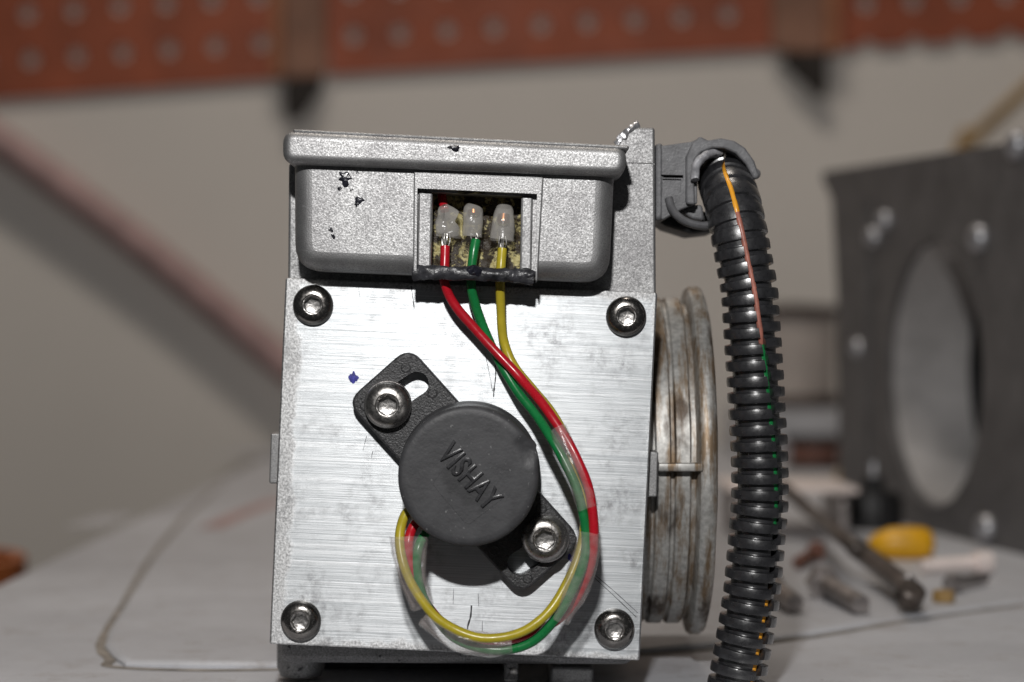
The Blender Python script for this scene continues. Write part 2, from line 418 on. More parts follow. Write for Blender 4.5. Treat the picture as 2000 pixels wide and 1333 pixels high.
# workbench with a rounded left edge and a raised inset panel
tb = thing("workbench", "worn off-white workbench top with a dark seam round its raised panel", "workbench", (10, 40, -88))
bm = B()
prof = [(-15.6, -10.5), (-15.6, -8.2)] + [(-15.6 + 1.2 * (1 - math.cos(a)), -8.2 + 1.2 * math.sin(a)) for a in (R(15 * k) for k in range(1, 7))] + [(60, -7.0), (60, -10.5)]
for a in (-18, 93.5): pass
r0 = [bm.verts.new((x, -2.5, z)) for x, z in prof]; r1 = [bm.verts.new((x, 93.5, z)) for x, z in prof]
for k in range(len(prof)): bm.faces.new((r0[k], r0[(k + 1) % len(prof)], r1[(k + 1) % len(prof)], r1[k]))
bm.faces.new(r0[::-1]); bm.faces.new(r1)
obj("top", bm, 'table', tb)
pp = [T(x, y) for x, y in ((205, 1268), (212, 1240), (250, 1178), (300, 1095), (370, 1010), (440, 945))]
pp += [Vector((-9.5, 92, TZ)), Vector((58, 92, TZ)), Vector((58, 26, TZ))] + [T(x, y) for x, y in ((2000, 1182), (1780, 1212), (1550, 1250), (1270, 1278), (560, 1307), (245, 1304), (222, 1288))]
bm = B(); q = rpoly([(p.x, p.y) for p in pp], 0)
if area2(q) < 0: q.reverse()
rings = [[bm.verts.new((v.x, v.y, z)) for v in (inset(q, d) if d else q)] for d, z in ((0, -7.05), (0, -6.94), (0.06, -6.88), (0.2, -6.86))]
for a, b in zip(rings, rings[1:]):
    for k in range(len(q)): bm.faces.new((a[k], a[(k + 1) % len(q)], b[(k + 1) % len(q)], b[k]))
bm.faces.new(rings[-1]); bm.faces.new(rings[0][::-1])
obj("inset_panel", bm, 'table', tb)
def ribbon(bm, pts, w, z=0.0, nrm=Vector((0, 0, 1)), th=0.01):
    n = len(pts); rows = []
    for i in range(n):
        t = (pts[min(i + 1, n - 1)] - pts[max(i - 1, 0)]).normalized(); s = t.cross(nrm).normalized()
        ww = w[i] if isinstance(w, (list, tuple)) else w
        o = nrm * z; rows.append([bm.verts.new(pts[i] + s * (ww * e) + o + nrm * h) for e, h in ((-0.5, 0), (-0.3, th), (0.3, th), (0.5, 0))])
    for a, b in zip(rows, rows[1:]):
        for k in range(3): bm.faces.new((a[k], a[k + 1], b[k + 1], b[k]))
        bm.faces.new((a[3], a[0], b[0], b[3]))
    bm.faces.new(rows[0]); bm.faces.new(rows[-1][::-1])
    return bm
bm = B(); pth = spline([p + Vector((0, 0, 0.0)) for p in pp[9:] + pp[:6]], 6)
cx = sum((p for p in pth), Vector()) / len(pth)
ribbon(bm, [p + (p - Vector((15, 45, TZ))).normalized() * 0.12 for p in pth], [0.20 + 0.12 * abs(mnoise.noise(p * 0.9)) for p in pth], 0.012, th=0.012)
obj("seam", bm, 'groove', tb)
for sx, sy in ((-13, 0), (57, 0), (-13, 88), (57, 88)):
    bm = B(); box(bm, sx - 1.2, sx + 1.2, sy - 1.2, sy + 1.2, -88, -10.5); obj("leg", bm, 'darkwood', tb)
for pts, w in ((((160, 1030), (235, 1005)), 1.5), (((470, 895), (545, 880)), 4.0)):  # white patches laid on the top as painted highlight streaks
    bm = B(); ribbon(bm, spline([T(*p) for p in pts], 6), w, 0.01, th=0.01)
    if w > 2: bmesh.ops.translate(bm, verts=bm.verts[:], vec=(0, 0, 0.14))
    o = obj("painted_highlight", bm, 'white', tb); o['label'] = "painted highlight streak near the far edge" if w > 2 else "painted highlight streak on the rounded side"
bm = B(); ribbon(bm, spline([T(410, 1040), T(470, 1012), T(540, 985)], 6), 0.9, 0.15, th=0.01); obj("stain", bm, 'hose', tb)

# pegboards with real holes
def pegboard(x0, y0, cols, rows, cv, rv, Y, th, hole, label, bottom, notch=False, lm=0.5, rm=0.5):
    bm = B(); SEG = 16
    def P(i, j, y): w = W(x0 + cv[0] * i + rv[0] * j, y0 + cv[1] * i + rv[1] * j, Y); return Vector((w.x, y, w.z))
    def cell(i, j, l, r, b, t, half=False):
        rx = hole / 2.0 / abs(Vector(cv).length); rz = hole / 2.0 / Vector(rv).length
        for y in (Y, Y + th):
            if not half:
                ring = []; sq = []
                for k in range(SEG):
                    a = 2 * math.pi * k / SEG; c, s = math.cos(a), math.sin(a)
                    ring.append((i + rx * c, j + rz * s)); m_ = max(abs(c), abs(s)); c2, s2 = c / m_, s / m_
                    sq.append((i + (r if c2 > 0 else l) * abs(c2) * (1 if c2 > 0 else -1), j + (t if s2 > 0 else b) * abs(s2) * (1 if s2 > 0 else -1)))
                rv_ = [bm.verts.new(P(*p, y)) for p in ring]; sv = [bm.verts.new(P(*p, y)) for p in sq]
                for k in range(SEG): bm.faces.new((rv_[k], rv_[(k + 1) % SEG], sv[(k + 1) % SEG], sv[k]))
                # square corners
                for ca, (ex, ey) in ((45, (r, t)), (135, (-l, t)), (225, (-l, -b)), (315, (r, -b))):
                    pass
                if y == Y: front = rv_
                else:
                    for k in range(SEG): bm.faces.new((front[k], front[(k + 1) % SEG], rv_[(k + 1) % SEG], rv_[k]))
            else:
                n = SEG // 2; pts = [(i - l, j), (i - rx, j)] + [(i - rx * math.cos(math.pi * k / n), j + rz * math.sin(math.pi * k / n)) for k in range(1, n)] + [(i + rx, j), (i + r, j), (i + r, j + t), (i - l, j + t)]
                bm.faces.new([bm.verts.new(P(*p, y)) for p in pts])
    for j in range(rows):
        for i in range(cols):
            half = notch and j == 0
            cell(i, j, lm if i == 0 else 0.5, rm if i == cols - 1 else 0.5, bottom if j == 0 else 0.5, 0.5, half)
    bmesh.ops.remove_doubles(bm, verts=bm.verts[:], dist=0.002)
    # outer edge thickness
    bd = [e for e in bm.edges if len(e.link_faces) == 1]
    fr = [e for e in bd if all(abs(v.co.y - Y) < 1e-4 for v in e.verts)]
    for e in fr:
        a, b = e.verts
        na, nb = (bm.verts.new((v.co.x, Y + th, v.co.z)) for v in (a, b))
        try: bm.faces.new((a, b, nb, na))
        except ValueError: pass
    bmesh.ops.remove_doubles(bm, verts=bm.verts[:], dist=0.002)
    return tag(obj("pegboard", bm, 'peg', smooth=20), label, "pegboard", "pegboard panels above the workbench")
PY = 94.55
pegboard(60 - 90 * 2, 115 + 13, 8, 4, (90, -6.4), (-6, -90), PY, 0.22, 31, "left brown pegboard panel with a straight lower edge, beside the left post", 0.82, lm=0.5, rm=0.45)
pegboard(690, 70, 9, 4, (91.5, -5.4), (-4, -88), PY, 0.22, 31, "wide middle brown pegboard panel hanging between the two dark posts", 0.84, lm=0.55, rm=1.05)
pegboard(1695, 93, 6, 4, (91.5, -6.2), (-4, -86), PY, 0.22, 31, "right brown pegboard panel whose bottom edge cuts through a row of holes", 0.5, notch=True, lm=0.62, rm=0.5)
def post(label, x0, x1, xs0, xs1, yb, tip, side):
    t = thing("shelf_post", label, "post", W((x0 + x1) / 2, yb, 91))
    bm = B(); slab(bm, [(x0, -320), (x1, -320), (x1, yb - 3 * side), (x0, yb + 3 * side)], 93.6, 94.9, 0, 0.12); obj("upright", bm, 'post', t)
    bm = B(); slab(bm, [(xs0, -320), (xs1, -320), (xs1, yb), (xs0, yb)], 93.2, 94.9, 0, 0.1); obj("trim_strip", bm, 'strip', t)
    bm = B(); slab(bm, tip, 93.5, 94.95, 3, 0.1); obj("tapered_foot", bm, 'darkwood', t)
post("dull brown post left of the middle pegboard, dark tapered foot slanting right", 552, 636, 528, 550, 152, [(552, 156), (638, 148), (592, 218), (570, 232), (556, 228)], 1)
post("dull brown post right of the middle pegboard, dark tapered foot slanting left", 1508, 1614, 1616, 1642, 102, [(1518, 106), (1616, 100), (1616, 182), (1604, 188), (1592, 176)], -1)

# hose and stick in front of the wall
bm = B(); tube(bm, spline([W(-120, 196, 93.2), W(60, 318, 93.2), W(300, 498, 93.3), W(545, 702, 93.3), W(800, 905, 93.4), W(900, 985, 93.4)], 8), 1.05, 12)
bm2 = bm; tag(obj("hose", bm2, 'hose'), "dull red hose slanting down the cream wall behind the meter", "hose")
bm = B(); tube(bm, spline([T(1640, 980) + Vector((0, 0, 0.5)), W(1872, 296, 89.6), W(1890, 279, 90), W(1975, 201, 92), W(2060, 123, 94)], 8), 0.42, 10)
tag(obj("cord", bm, 'bamboo'), "yellow-brown cord running up the wall behind the charcoal box", "cord")

# orange bin left of the workbench
t = thing("bin", "burnt orange bin beyond the left side of the workbench", "bin", (-24.5, 40, -88))
bm = B(); lathe(bm, [(3.6, 0), (5.0, 78), (5.4, 78), (5.4, 79.5), (4.9, 79.5), (4.7, 77), (3.5, 1.0)], Matrix.Translation((-24.5, 40, -88)), 32); obj("shell", bm, 'orangebin', t)
bm = B(); tube(bm, spline([(-29.8, 40, -10), (-29, 39, -13), (-24.5, 34.3, -15.5), (-20, 39, -13), (-19.2, 40, -10)], 8), 0.2, 8); obj("handle", bm, 'dark', t)

# ------------------------------------------------------------------ charcoal adapter box at the right
ab = thing("adapter_box", "big charcoal metal box with a round bore and bright bolts", "box", (17, 32, TZ))
A0 = Vector((13.45, 44.0, 0)); dirv = Vector((2.7, -17.0, 0)).normalized(); nrm = Vector((dirv.y, -dirv.x, 0)).normalized()
if nrm.x > 0: nrm = -nrm
def F(s, z, off=0.0): return A0 + dirv * s + Vector((0, 0, z)) - nrm * off
def faceproj(px, py):                       # photograph pixel -> (s, z) on the box's face
    ray = Vector(((px - 1000) / 100.0, D, (666.5 - py) / 100.0)); o = Vector((0, -D, 0))
    k = (A0 - o).dot(nrm) / ray.dot(nrm); p = o + ray * k
    return (p - A0).dot(dirv), p.z
hc0 = faceproj(1730, 720); hc1 = faceproj(1922, 720)
htop = faceproj(1810, 478)[1]; hbot = faceproj(1820, 985)[1]
hs = (hc0[0] + hc1[0]) / 2; hz = (htop + hbot) / 2; hr = ((hc1[0] - hc0[0]) / 2 + (htop - hbot) / 2) / 2
Lf = 24.0
outl = [(0.0, 7.05), (Lf, 5.6), (Lf, -5.0), (16.9, -6.85), (9, -6.95), (0.5, -6.95), (0.5, 5.9), (0.0, 5.9)]
tl = faceproj(1606, 336); tr = faceproj(1985, 277); sl = (tr[1] - tl[1]) / (tr[0] - tl[0])
bl = faceproj(1640, 900)[0]
outl = [tl, (Lf, tl[1] + sl * (Lf - tl[0])), (Lf, -6.9), (bl, -6.9), faceproj(1634, 560), faceproj(1624, 390), (tl[0], faceproj(1606, 352)[1])]
bm = B()
SEGH = 48
def panel(bm, off, th):
    fr = [];
    ov = [bm.verts.new(F(s, z, off)) for s, z in outl]; hv = [bm.verts.new(F(hs + hr * math.cos(2 * math.pi * k / SEGH), hz + hr * math.sin(2 * math.pi * k / SEGH), off)) for k in range(SEGH)]
    return ov, hv
of, hf = panel(bm, 0, 0); ob_, hb = panel(bm, 12.0, 0)
for a, b in ((of, ob_), (hf, hb)):
    for k in range(len(a)): bm.faces.new((a[k], a[(k + 1) % len(a)], b[(k + 1) % len(a)], b[k]))
for o_, h_ in ((of, hf), (ob_, hb)):
    eds = [bm.edges.get((o_[k], o_[(k + 1) % len(o_)])) for k in range(len(o_))] + [bm.edges.get((h_[k], h_[(k + 1) % SEGH])) for k in range(SEGH)]
    bmesh.ops.triangle_fill(bm, use_beauty=True, use_dissolve=False, edges=eds)
obj("housing", bm, 'box', ab, smooth=30)
bm = B(); mt = Matrix.Translation(F(hs, hz, 0.25)) @ (-nrm).to_track_quat('Z', 'Y').to_matrix().to_4x4()
lathe(bm, [(hr - 0.02, 0), (hr - 0.16, 0.0), (hr - 0.16, 3.0), (hr - 0.02, 3.0), (hr - 0.02, 0)], mt, 64, caps=False); obj("bore_liner", bm, 'bore', ab)
bm = B(); lathe(bm, [(hr - 0.02, 3.02), (hr - 0.08, 3.02), (hr - 0.08, 9.0), (0, 9.0), (0, 9.4), (hr - 0.02, 9.4), (hr - 0.02, 3.02)], mt, 64, caps=False); obj("bore_shade_lining", bm, 'dark', ab)  # near-black lining added so the bore's deep shade is put into colour
for px, py in ((1733, 432), (1711, 463), (1916, 466), (1990, 285), (1681, 680), (1930, 1032)):
    s, z = faceproj(px, py); big = 0.5 if px > 1900 else 0.4
    bm = B(); mt = Matrix.Translation(F(s, z, 0.15)) @ nrm.to_track_quat('Z', 'Y').to_matrix().to_4x4()
    lathe(bm, [(big, 0), (big, 0.25), (big * 0.9, 0.42), (big * 0.55, 0.55), (0.001, 0.58)], mt, 16); obj("bolt", bm, 'bolt', ab)
bm = B(); s0, z0 = faceproj(1690, 395)
bmv = [F(s0 + d, z, -0.12 if f else 0.1) for f in (0, 1) for d, z in ((-0.9, z0), (0.5, z0), (0.5, -6.5), (-0.9, -6.5))]
vv = [bm.verts.new(p) for p in bmv]
for f in ((0, 1, 2, 3), (4, 7, 6, 5), (0, 4, 5, 1), (1, 5, 6, 2), (2, 6, 7, 3), (3, 7, 4, 0)): bm.faces.new([vv[i] for i in f])
obj("edge_rib", bm, 'box', ab)

# ------------------------------------------------------------------ small things on the bench
bb = thing("steel_bar", "bright flat bar raised on two short feet behind the leaning tool", "bar", (10, 34, TZ))
bm = B(); box(bm, 7.6, 12.05, 31.0, 37.0, -5.3, -5.1, 0.06); obj("top_plate", bm, 'pinkbar', bb)
for fx in (7.9, 11.7):
    bm = B(); box(bm, fx - 0.15, fx + 0.15, 32.0, 36.5, -6.86, -5.305, 0.04); obj("foot", bm, 'dullsteel', bb)
t = thing("ratchet_tool", "dark oily ratchet leaning on the bright bar, round shiny end on the bench", "tool", T(1782, 1172, -6.5))
pth = [T(1786, 1160, -6.35), T(1700, 1092, -6.1), T(1640, 1046, -5.6), W(1585, 1000, 28.8), W(1528, 950, 31.5)]
bm = B(); sp = spline(pth, 6); tube(bm, sp, [0.29 if i < 10 else 0.22 for i in range(len(sp))], 12); obj("shaft", bm, 'tool', t)
bm = B(); mt = Matrix.Translation(T(1778, 1160, -6.35)) @ Vector((0.2, -0.55, 0.82)).to_track_quat('Z', 'Y').to_matrix().to_4x4()
lathe(bm, [(0.3, -0.30), (0.37, -0.2), (0.37, 0.14), (0.3, 0.22), (0, 0.24)], mt, 20); obj("head", bm, 'tool', t)
bm = B(); bmesh.ops.create_icosphere(bm, subdivisions=2, radius=0.2, matrix=Matrix.Translation(T(1772, 1150, -6.35) + Vector((0, -0.2, 0.2)))); obj("button", bm, 'bolt', t)
t = thing("knob", "black ribbed knob on the bench in front of the charcoal box", "knob", T(1706, 1048))
kc = T(1706, 1040); bm = B(); lathe(bm, [(0.95, 0.12), (1.0, 0.3), (1.0, 1.2), (0.85, 1.5), (0.4, 1.55), (0.4, 2.0), (0.001, 2.05)], Matrix.Translation(kc), 40,
     rfun=lambda j, a: [0.95, 1.0, 1.0, 0.85, 0.4, 0.4, 0.001][j] * (1 + (0.06 * math.cos(12 * a) if j in (1, 2) else 0))); obj("grip", bm, 'dark', t)
bm = B(); lathe(bm, [(0.14, 2.0), (0.14, 2.5), (0.09, 2.6), (0.001, 2.6)], Matrix.Translation(kc), 12); obj("stud", bm, 'bolt', t)
yc = T(1765, 1102); t = thing("plastic_cap", "amber yellow plastic cap lying beside the dark tool", "cap", yc)
bm = B(); mt = Matrix.Translation(yc + Vector((0, 0.3, 0.62))) @ Matrix.Rotation(R(90), 4, 'Y')
lathe(bm, [(0.0, -1.08), (0.16, -1.02), (0.34, -0.8), (0.5, -0.38), (0.54, 0.2), (0.52, 0.7), (0.40, 0.92), (0.2, 1.0), (0, 1.0)], mt, 24); obj("shell", bm, 'amber', t)
def screw_lying(name, label, a, b, r, hr, mat='dullsteel'):
    t = thing(name, label, "bolt", a); a = Vector(a); b = Vector(b); dv = (b - a).normalized()
    bm = B(); n = 26; L = (b - a).length; tube(bm, [a + dv * (L * k / n) for k in range(n + 1)], [r * (1 + (0.1 if k % 2 else -0.06)) for k in range(n + 1)], 12); obj("shaft", bm, mat, t)
    bm = B(); lathe(bm, [(hr, 0.0), (hr, 0.4), (hr * 0.85, 0.5), (0, 0.5)], Matrix.Translation(a) @ (-dv).to_track_quat('Z', 'Y').to_matrix().to_4x4(), 6); obj("head", bm, mat, t)
screw_lying("bolt", "steel bolt lying on the bench nearest the front seam, head to the left", T(1612, 1140, -6.45), T(1682, 1182, -6.6), 0.24, 0.46)
screw_lying("bolt", "bright bolt lying between the yellow cap and the charcoal box", T(1905, 1098, -6.5), T(1800, 1106, -6.6), 0.2, 0.36, 'pinkbar')
screw_lying("bolt", "steel bolt lying close beside the black corrugated conduit", T(1500, 1138, -6.45), T(1552, 1180, -6.6), 0.24, 0.44)
screw_lying("bolt", "small rusty bolt lying between the conduit and the leaning tool", T(1592, 1078, -6.55), T(1556, 1100, -6.65), 0.16, 0.3, 'rust')
screw_lying("bolt", "small dark bolt lying in front of the charcoal box, right of the brass nut", T(1868, 1138, -6.6), T(1925, 1128, -6.65), 0.14, 0.26, 'dullsteel')
t = T(1843, 1187); bm = B(); lathe(bm, [(0.16, 0), (0.3, 0.02), (0.3, 0.3), (0.16, 0.33), (0.16, 0)], Matrix.Translation(t + Vector((0, 0, 0.14))), 6)
tag(obj("nut", bm, 'bamboo'), "small brass-yellow nut alone on the bench", "nut")
# clutter against the wall, between conduit and box
bc = T(1560, 872); t = thing("tub", "round beige tub with dark rims on the pale carton by the wall", "tub", bc)
cz = W(1545, 795, 85); bm = B(); lathe(bm, [(2.6, 0.3), (2.75, 5.4), (2.5, 5.4), (2.4, 0.5), (0, 0.5)], Matrix.Translation(cz), 40); obj("shell", bm, 'beige', t)
bm = B(); lathe(bm, [(2.62, -0.05), (2.95, 0.0), (2.95, 0.7), (2.62, 0.7)], Matrix.Translation(cz), 40); obj("base_band", bm, 'brownrim', t)
bm = B(); lathe(bm, [(2.6, 5.42), (3.0, 5.42), (3.05, 6.1), (0.6, 6.3), (0, 6.3)], Matrix.Translation(cz), 40); obj("lid", bm, 'brownrim', t)
bm = B(); a, b = W(1440, 800, 82), W(1640, 885, 82); box(bm, a.x, b.x, 82, 89.5, -6.86, cz.z - 0.06, 0.15)
tag(obj("carton", bm, 'white'), "pale carton by the wall carrying the beige tub", "carton")
t = thing("spool", "small dark spool with a rusty brown core in front of the pale carton", "spool", T(1585, 925))
sc = T(1590, 921); bm = B(); lathe(bm, [(0.0, 0.1), (1.6, 0.1), (1.6, 0.45), (0.6, 0.5), (0.6, 1.5), (1.6, 1.5), (1.6, 1.9), (0, 1.9)], Matrix.Translation(sc), 28); obj("flange", bm, 'dark', t)
bm = B(); lathe(bm, [(0.62, 0.5), (1.35, 0.52), (1.35, 1.48), (0.62, 1.49)], Matrix.Translation(sc), 28); obj("wound_cord", bm, 'rust', t)

# ------------------------------------------------------------------ air flow meter
MB = Vector((-1.0, 3.0, TZ))
am = thing("air_flow_meter", "cast aluminium air flow meter with a brushed square cover plate, standing on the bench", "flow meter", MB)
CORN = [(557.5, 543), (1284, 572), (1249.5, 1291), (526, 1258.5)]
pc = W(904, 1280, 0)
bm = B(); slab(bm, CORN, 0.0, 0.36, 5, 0.035, 2)
plate = obj("cover_plate", bm, 'plate', am, loc=(PLATE_C[0], 0, PLATE_C[1] - 3.6))
bm = B(); slab(bm, [(562, 560), (1262, 575), (1236, 1300), (546, 1296)], 0.75, 7.6, 20, 0.15); obj("meter_body", bm, 'cast_dark', am)
bm = B(); slab(bm, [(564, 318), (1203, 340), (1200, 288), (1206, 276), (1236, 249), (1279, 249), (1281.5, 610), (562, 600)], 0.38, 2.4, [6, 4, 8, 10, 10, 7, 0, 0], 0.05, 3)
back = obj("back_casting", bm, 'cast_side', am)
cut(back, [slab(B(), [(1224, 316), (1300, 318), (1300, 320), (1224, 318)], 0.2, 0.42)])
bm = B(); sp = spline([W(1203, 283, 0.42), W(1212, 270, 0.4), W(1224, 260, 0.38), W(1236, 249, 0.42), W(1243, 246, 0.5)], 5)
tube(bm, sp, [0.07 + 0.05 * abs(mnoise.noise(p * 5)) for p in sp], 10); jitter(bm, 0.06, 7); obj("sealant_smear", bm, 'silver_glob', am)
for pts in ([(529, 846), (560, 847), (556, 946), (526, 945)], [(1262, 882), (1287, 883), (1283, 972), (1258, 970)]):
    bm = B(); slab(bm, pts, 0.42, 1.3, 3, 0.03); jitter(bm, 0.02, 5); obj("side_lug", bm, 'cast_side', am)
# feet below
bm = B(); slab(bm, [(560, 1292), (985, 1296), (980, 1372), (570, 1372)], 3.6, 6.5, 6, 0.1); bmesh.ops.translate(bm, verts=bm.verts[:], vec=(0, 0, 0)); obj("foot", bm, 'foot', am)
bm = B(); box(bm, W(985, 1, 1.2).x, W(1012, 1, 1.2).x, 1.2, 1.9, -6.86, W(1, 1284, 1.2).z, 0.06); obj("support_post", bm, 'cast_dark', am)
bm = B(); slab(bm, [(1076, 1302), (1160, 1305), (1158, 1362), (1070, 1362)], 1.6, 5, 4, 0.06); obj("foot", bm, 'cast_side', am)
bm = B(); lathe(bm, [(0.42, -0.5), (0.5, -0.3), (0.5, 0.3), (0.3, 0.5), (0, 0.5)], Matrix.Translation(W(588, 1272, 2.4)), 24); obj("drain_boss", bm, 'cast_dark', am)
bm = B(); lathe(bm, [(0.03, 0), (0.07, 0.01), (0.07, 0.06), (0.03, 0.07)], Matrix.Translation(W(1004, 1312, 1.15)) @ Matrix.Rotation(R(90), 4, 'X'), 16); obj("rivet", bm, 'socket', am)

# hose neck at the right
NC = Vector((2.4, 4.5, W(1000, 898, 4.5).z)); RX = Matrix.Translation(NC) @ Matrix.Rotation(R(90), 4, 'Y')
bm = B()
lathe(bm, [(3.3, -0.4), (3.52, 0.0), (3.52, 0.36), (3.49, 0.39), (3.42, 0.40), (3.42, 0.46), (3.49, 0.47), (3.52, 0.50), (3.52, 0.76), (3.49, 0.79), (3.42, 0.80), (3.42, 0.86), (3.49, 0.87), (3.52, 0.90), (3.52, 1.16), (3.49, 1.19), (3.38, 1.21), (3.38, 1.30), (3.60, 1.33), (3.72, 1.37), (3.76, 1.44), (3.76, 1.60), (3.70, 1.68), (3.55, 1.72), (3.1, 1.72), (3.1, 0.2)], RX, 128)
jitter(bm, 0.012, 1.2); neck = obj("hose_neck", bm, 'ring', am)
bm = B(); a = W(1284, 904, 0.95); b = W(1372, 920, 0.95); box(bm, a.x, b.x, 0.72, 1.2, b.z, a.z, 0.03); obj("neck_bar", bm, 'ring', am)

# connector housing with lid, window and contents
bm = B(); slab(bm, [(572, 262), (1203, 292), (1191, 552), (573, 527)], -0.95, 0.42, [18, 18, 50, 56], 0.36, 6)
hous = obj("connector_housing", bm, 'cast', am)
bm = B(); slab(bm, [(808, 335), (1062, 346), (1050, 551), (806, 541)], -1.0, -0.4, 3, 0.03, 2); pan = obj("window_surround", bm, 'cast', am)
rec = [(816, 368), (1049, 379), (1046, 532), (814, 521)]
hole = [(844, 360), (1019, 368), (1016, 560), (842, 552)]
cut(hous, [slab(B(), [(815, 367), (1050, 378), (1047, 539), (813, 531)], -1.4, -0.74, Yref=-0.95), slab(B(), [(843, 376), (1020, 384), (1017, 537), (841, 531)], -1.4, 0.3, Yref=-0.7)])
cut(pan, [slab(B(), [(815, 368), (1049, 379), (1046, 575), (813, 560)], -1.4, -0.2, Yref=-1.0)])
# ledges left and right inside the recess
bm = B(); slab(bm, [(817, 374), (845, 376), (842, 526), (814, 524)], -0.80, -0.5, 3, 0.04, 2); obj("window_ledge", bm, 'cast', am)
bm = B(); slab(bm, [(1018, 383), (1041, 384), (1038, 536), (1015, 534)], -0.80, -0.5, 3, 0.04, 2); obj("window_ledge", bm, 'cast', am)
bm = B(); slab(bm, [(551, 254), (1225.5, 288), (1222.5, 345), (551, 319)], -1.28, 0.9, [24, 14, 28, 26], 0.17, 5, bfil=0.1); obj("lid", bm, 'cast', am)
bm = B(); slab(bm, [(572, 252), (1229, 284.5), (1229, 293), (572, 260.5)], -1.2, 0.9, 2, 0.04, 3); jitter(bm, 0.012, 6); obj("lid_gasket", bm, 'cast', am)
# potting compound
bm = B(); NX, NY = 34, 28; g = []
for j in range(NY + 1):
    row = []
    for i in range(NX + 1):
        px = 836 + 190 * i / NX; py = 372 + 172 * j / NY
        h = mnoise.noise(Vector((px * 0.03, py * 0.03, 1))) * 0.16 + mnoise.noise(Vector((px * 0.09, py * 0.09, 4))) * 0.07
        slope = -0.30 * max(0, (py - 450) / 90)
        p = W(px, py, 0); row.append(bm.verts.new((p.x, 0.0 + h + slope, p.z)))
    g.append(row)
for j in range(NY):
    for i in range(NX): bm.faces.new((g[j][i], g[j][i + 1], g[j + 1][i + 1], g[j + 1][i]))
obj("potting_compound", bm, 'potting', am)
# sealant bead along the lower edge
bm = B(); sp = spline([W(806, 534, -0.93), W(850, 533, -1.0), W(925, 535, -1.0), W(985, 538, -0.98), W(1042, 543, -0.93)], 14)
tube(bm, sp, [0.135 + 0.02 * mnoise.noise(p * 4) for p in sp], 14, flat=0.55); jitter(bm, 0.035, 6); jitter(bm, 0.015, 18); obj("sealant_bead", bm, 'sealant', am)
bm = B(); bmesh.ops.create_icosphere(bm, subdivisions=4, radius=0.15, matrix=Matrix.Translation(W(926, 531, -1.0)) @ Matrix.Diagonal((1.15, 0.8, 0.85, 1))); jitter(bm, 0.05, 8); obj("sealant_blob", bm, 'grime', am)
bm = B(); bmesh.ops.create_icosphere(bm, subdivisions=4, radius=0.2, matrix=Matrix.Translation(W(1020, 537, -0.92)) @ Matrix.Diagonal((1.3, 0.5, 0.6, 1))); jitter(bm, 0.05, 8); obj("sealant_blob", bm, 'sealant', am)
bm = B(); bmesh.ops.create_icosphere(bm, subdivisions=3, radius=0.1, matrix=Matrix.Translation(W(920, 377, -0.8)) @ Matrix.Diagonal((2.8, 0.5, 0.3, 1))); jitter(bm, 0.03, 9); obj("compound_drip", bm, 'potting', am)
# spots of tar and pits on the casting
def splat(name, px, py, Y, r, mat, parent, sx=1.0, ang=0.0, amp=0.5, th=0.02, seed=0):
    bm = B(); c = W(px, py, Y); n = 22; ring = []
    for k in range(n):
        a = 2 * math.pi * k / n; rr = r / 100 * (1 + amp * mnoise.noise(Vector((math.cos(a) * 1.7 + seed, math.sin(a) * 1.7, seed * 3.1))))
        x, z = rr * sx * math.cos(a), rr * math.sin(a)
        ring.append(Vector((x * math.cos(ang) - z * math.sin(ang), 0, x * math.sin(ang) + z * math.cos(ang))))
    o = [bm.verts.new(c + v) for v in ring]; i_ = [bm.verts.new(c + v * 0.7 + Vector((0, -th, 0))) for v in ring]
    for k in range(n): bm.faces.new((o[k], o[(k + 1) % n], i_[(k + 1) % n], i_[k]))
    cv = bm.verts.new(c + Vector((0, -th, 0)))
    for k in range(n): bm.faces.new((i_[k], i_[(k + 1) % n], cv))
    return obj(name, bm, mat, parent)
FY = -0.953
for px, py, r, sx, sd in ((673, 347, 13, 1.0, 1), (698, 337, 3, 1, 2), (664, 368, 4, 1, 3), (702, 392, 7, 1.1, 5), (697, 399, 4, 1.2, 14), (646, 450, 5, 0.7, 6), (651, 462, 5, 0.6, 7), (686, 371, 3, 1, 8)):
    splat("tar_spot", px, py, FY, r, 'grime', am, sx, 0.4, 0.9, 0.012, sd)
splat("tar_spot", 889, 289, -1.283, 7, 'grime', am, 1.5, 0.2, 0.9, 0.015, 12)
splat("ink_mark", 691, 737, -0.002, 11, 'ink', am, 0.8, 0.5, 0.7, 0.002, 3); splat("ink_mark", 1115, 1091, -0.002, 8, 'ink', am, 0.7, 0.2, 0.7, 0.002, 5)
def scratch(pts, w, mat='pencil'):
    bm = B(); sp = spline([W(x, y, -0.001) for x, y in pts], 5)
    ribbon(bm, sp, [w / 100 * (0.5 + abs(mnoise.noise(p * 9)) * 1.3) for p in sp], 0.001, Vector((0, -1, 0)), 0.0015); obj("scratch", bm, mat, am)
for pts, w in ([((967, 705), (968, 735), (965, 760), (964, 776)), 3.0], [((921, 1183), (919, 1205), (914, 1222), (913, 1232)), 4.0], [((803, 559), (806, 580), (809, 603)), 2.0],
               [((1160, 1128), (1200, 1165), (1243, 1206)), 1.8], [((1163, 1124), (1206, 1161), (1246, 1198)), 1.5], [((947, 690), (955, 725), (962, 765)), 1.2],
               [((716, 852), (709, 880)), 1.2], [((728, 882), (725, 896)), 1.0], [((886, 1150), (885, 1180)), 1.0], [((934, 1160), (935, 1185)), 1.0], [((942, 1213), (942, 1235)), 1.2], [((700, 560), (703, 580)), 1.0]):
    scratch(pts, w)

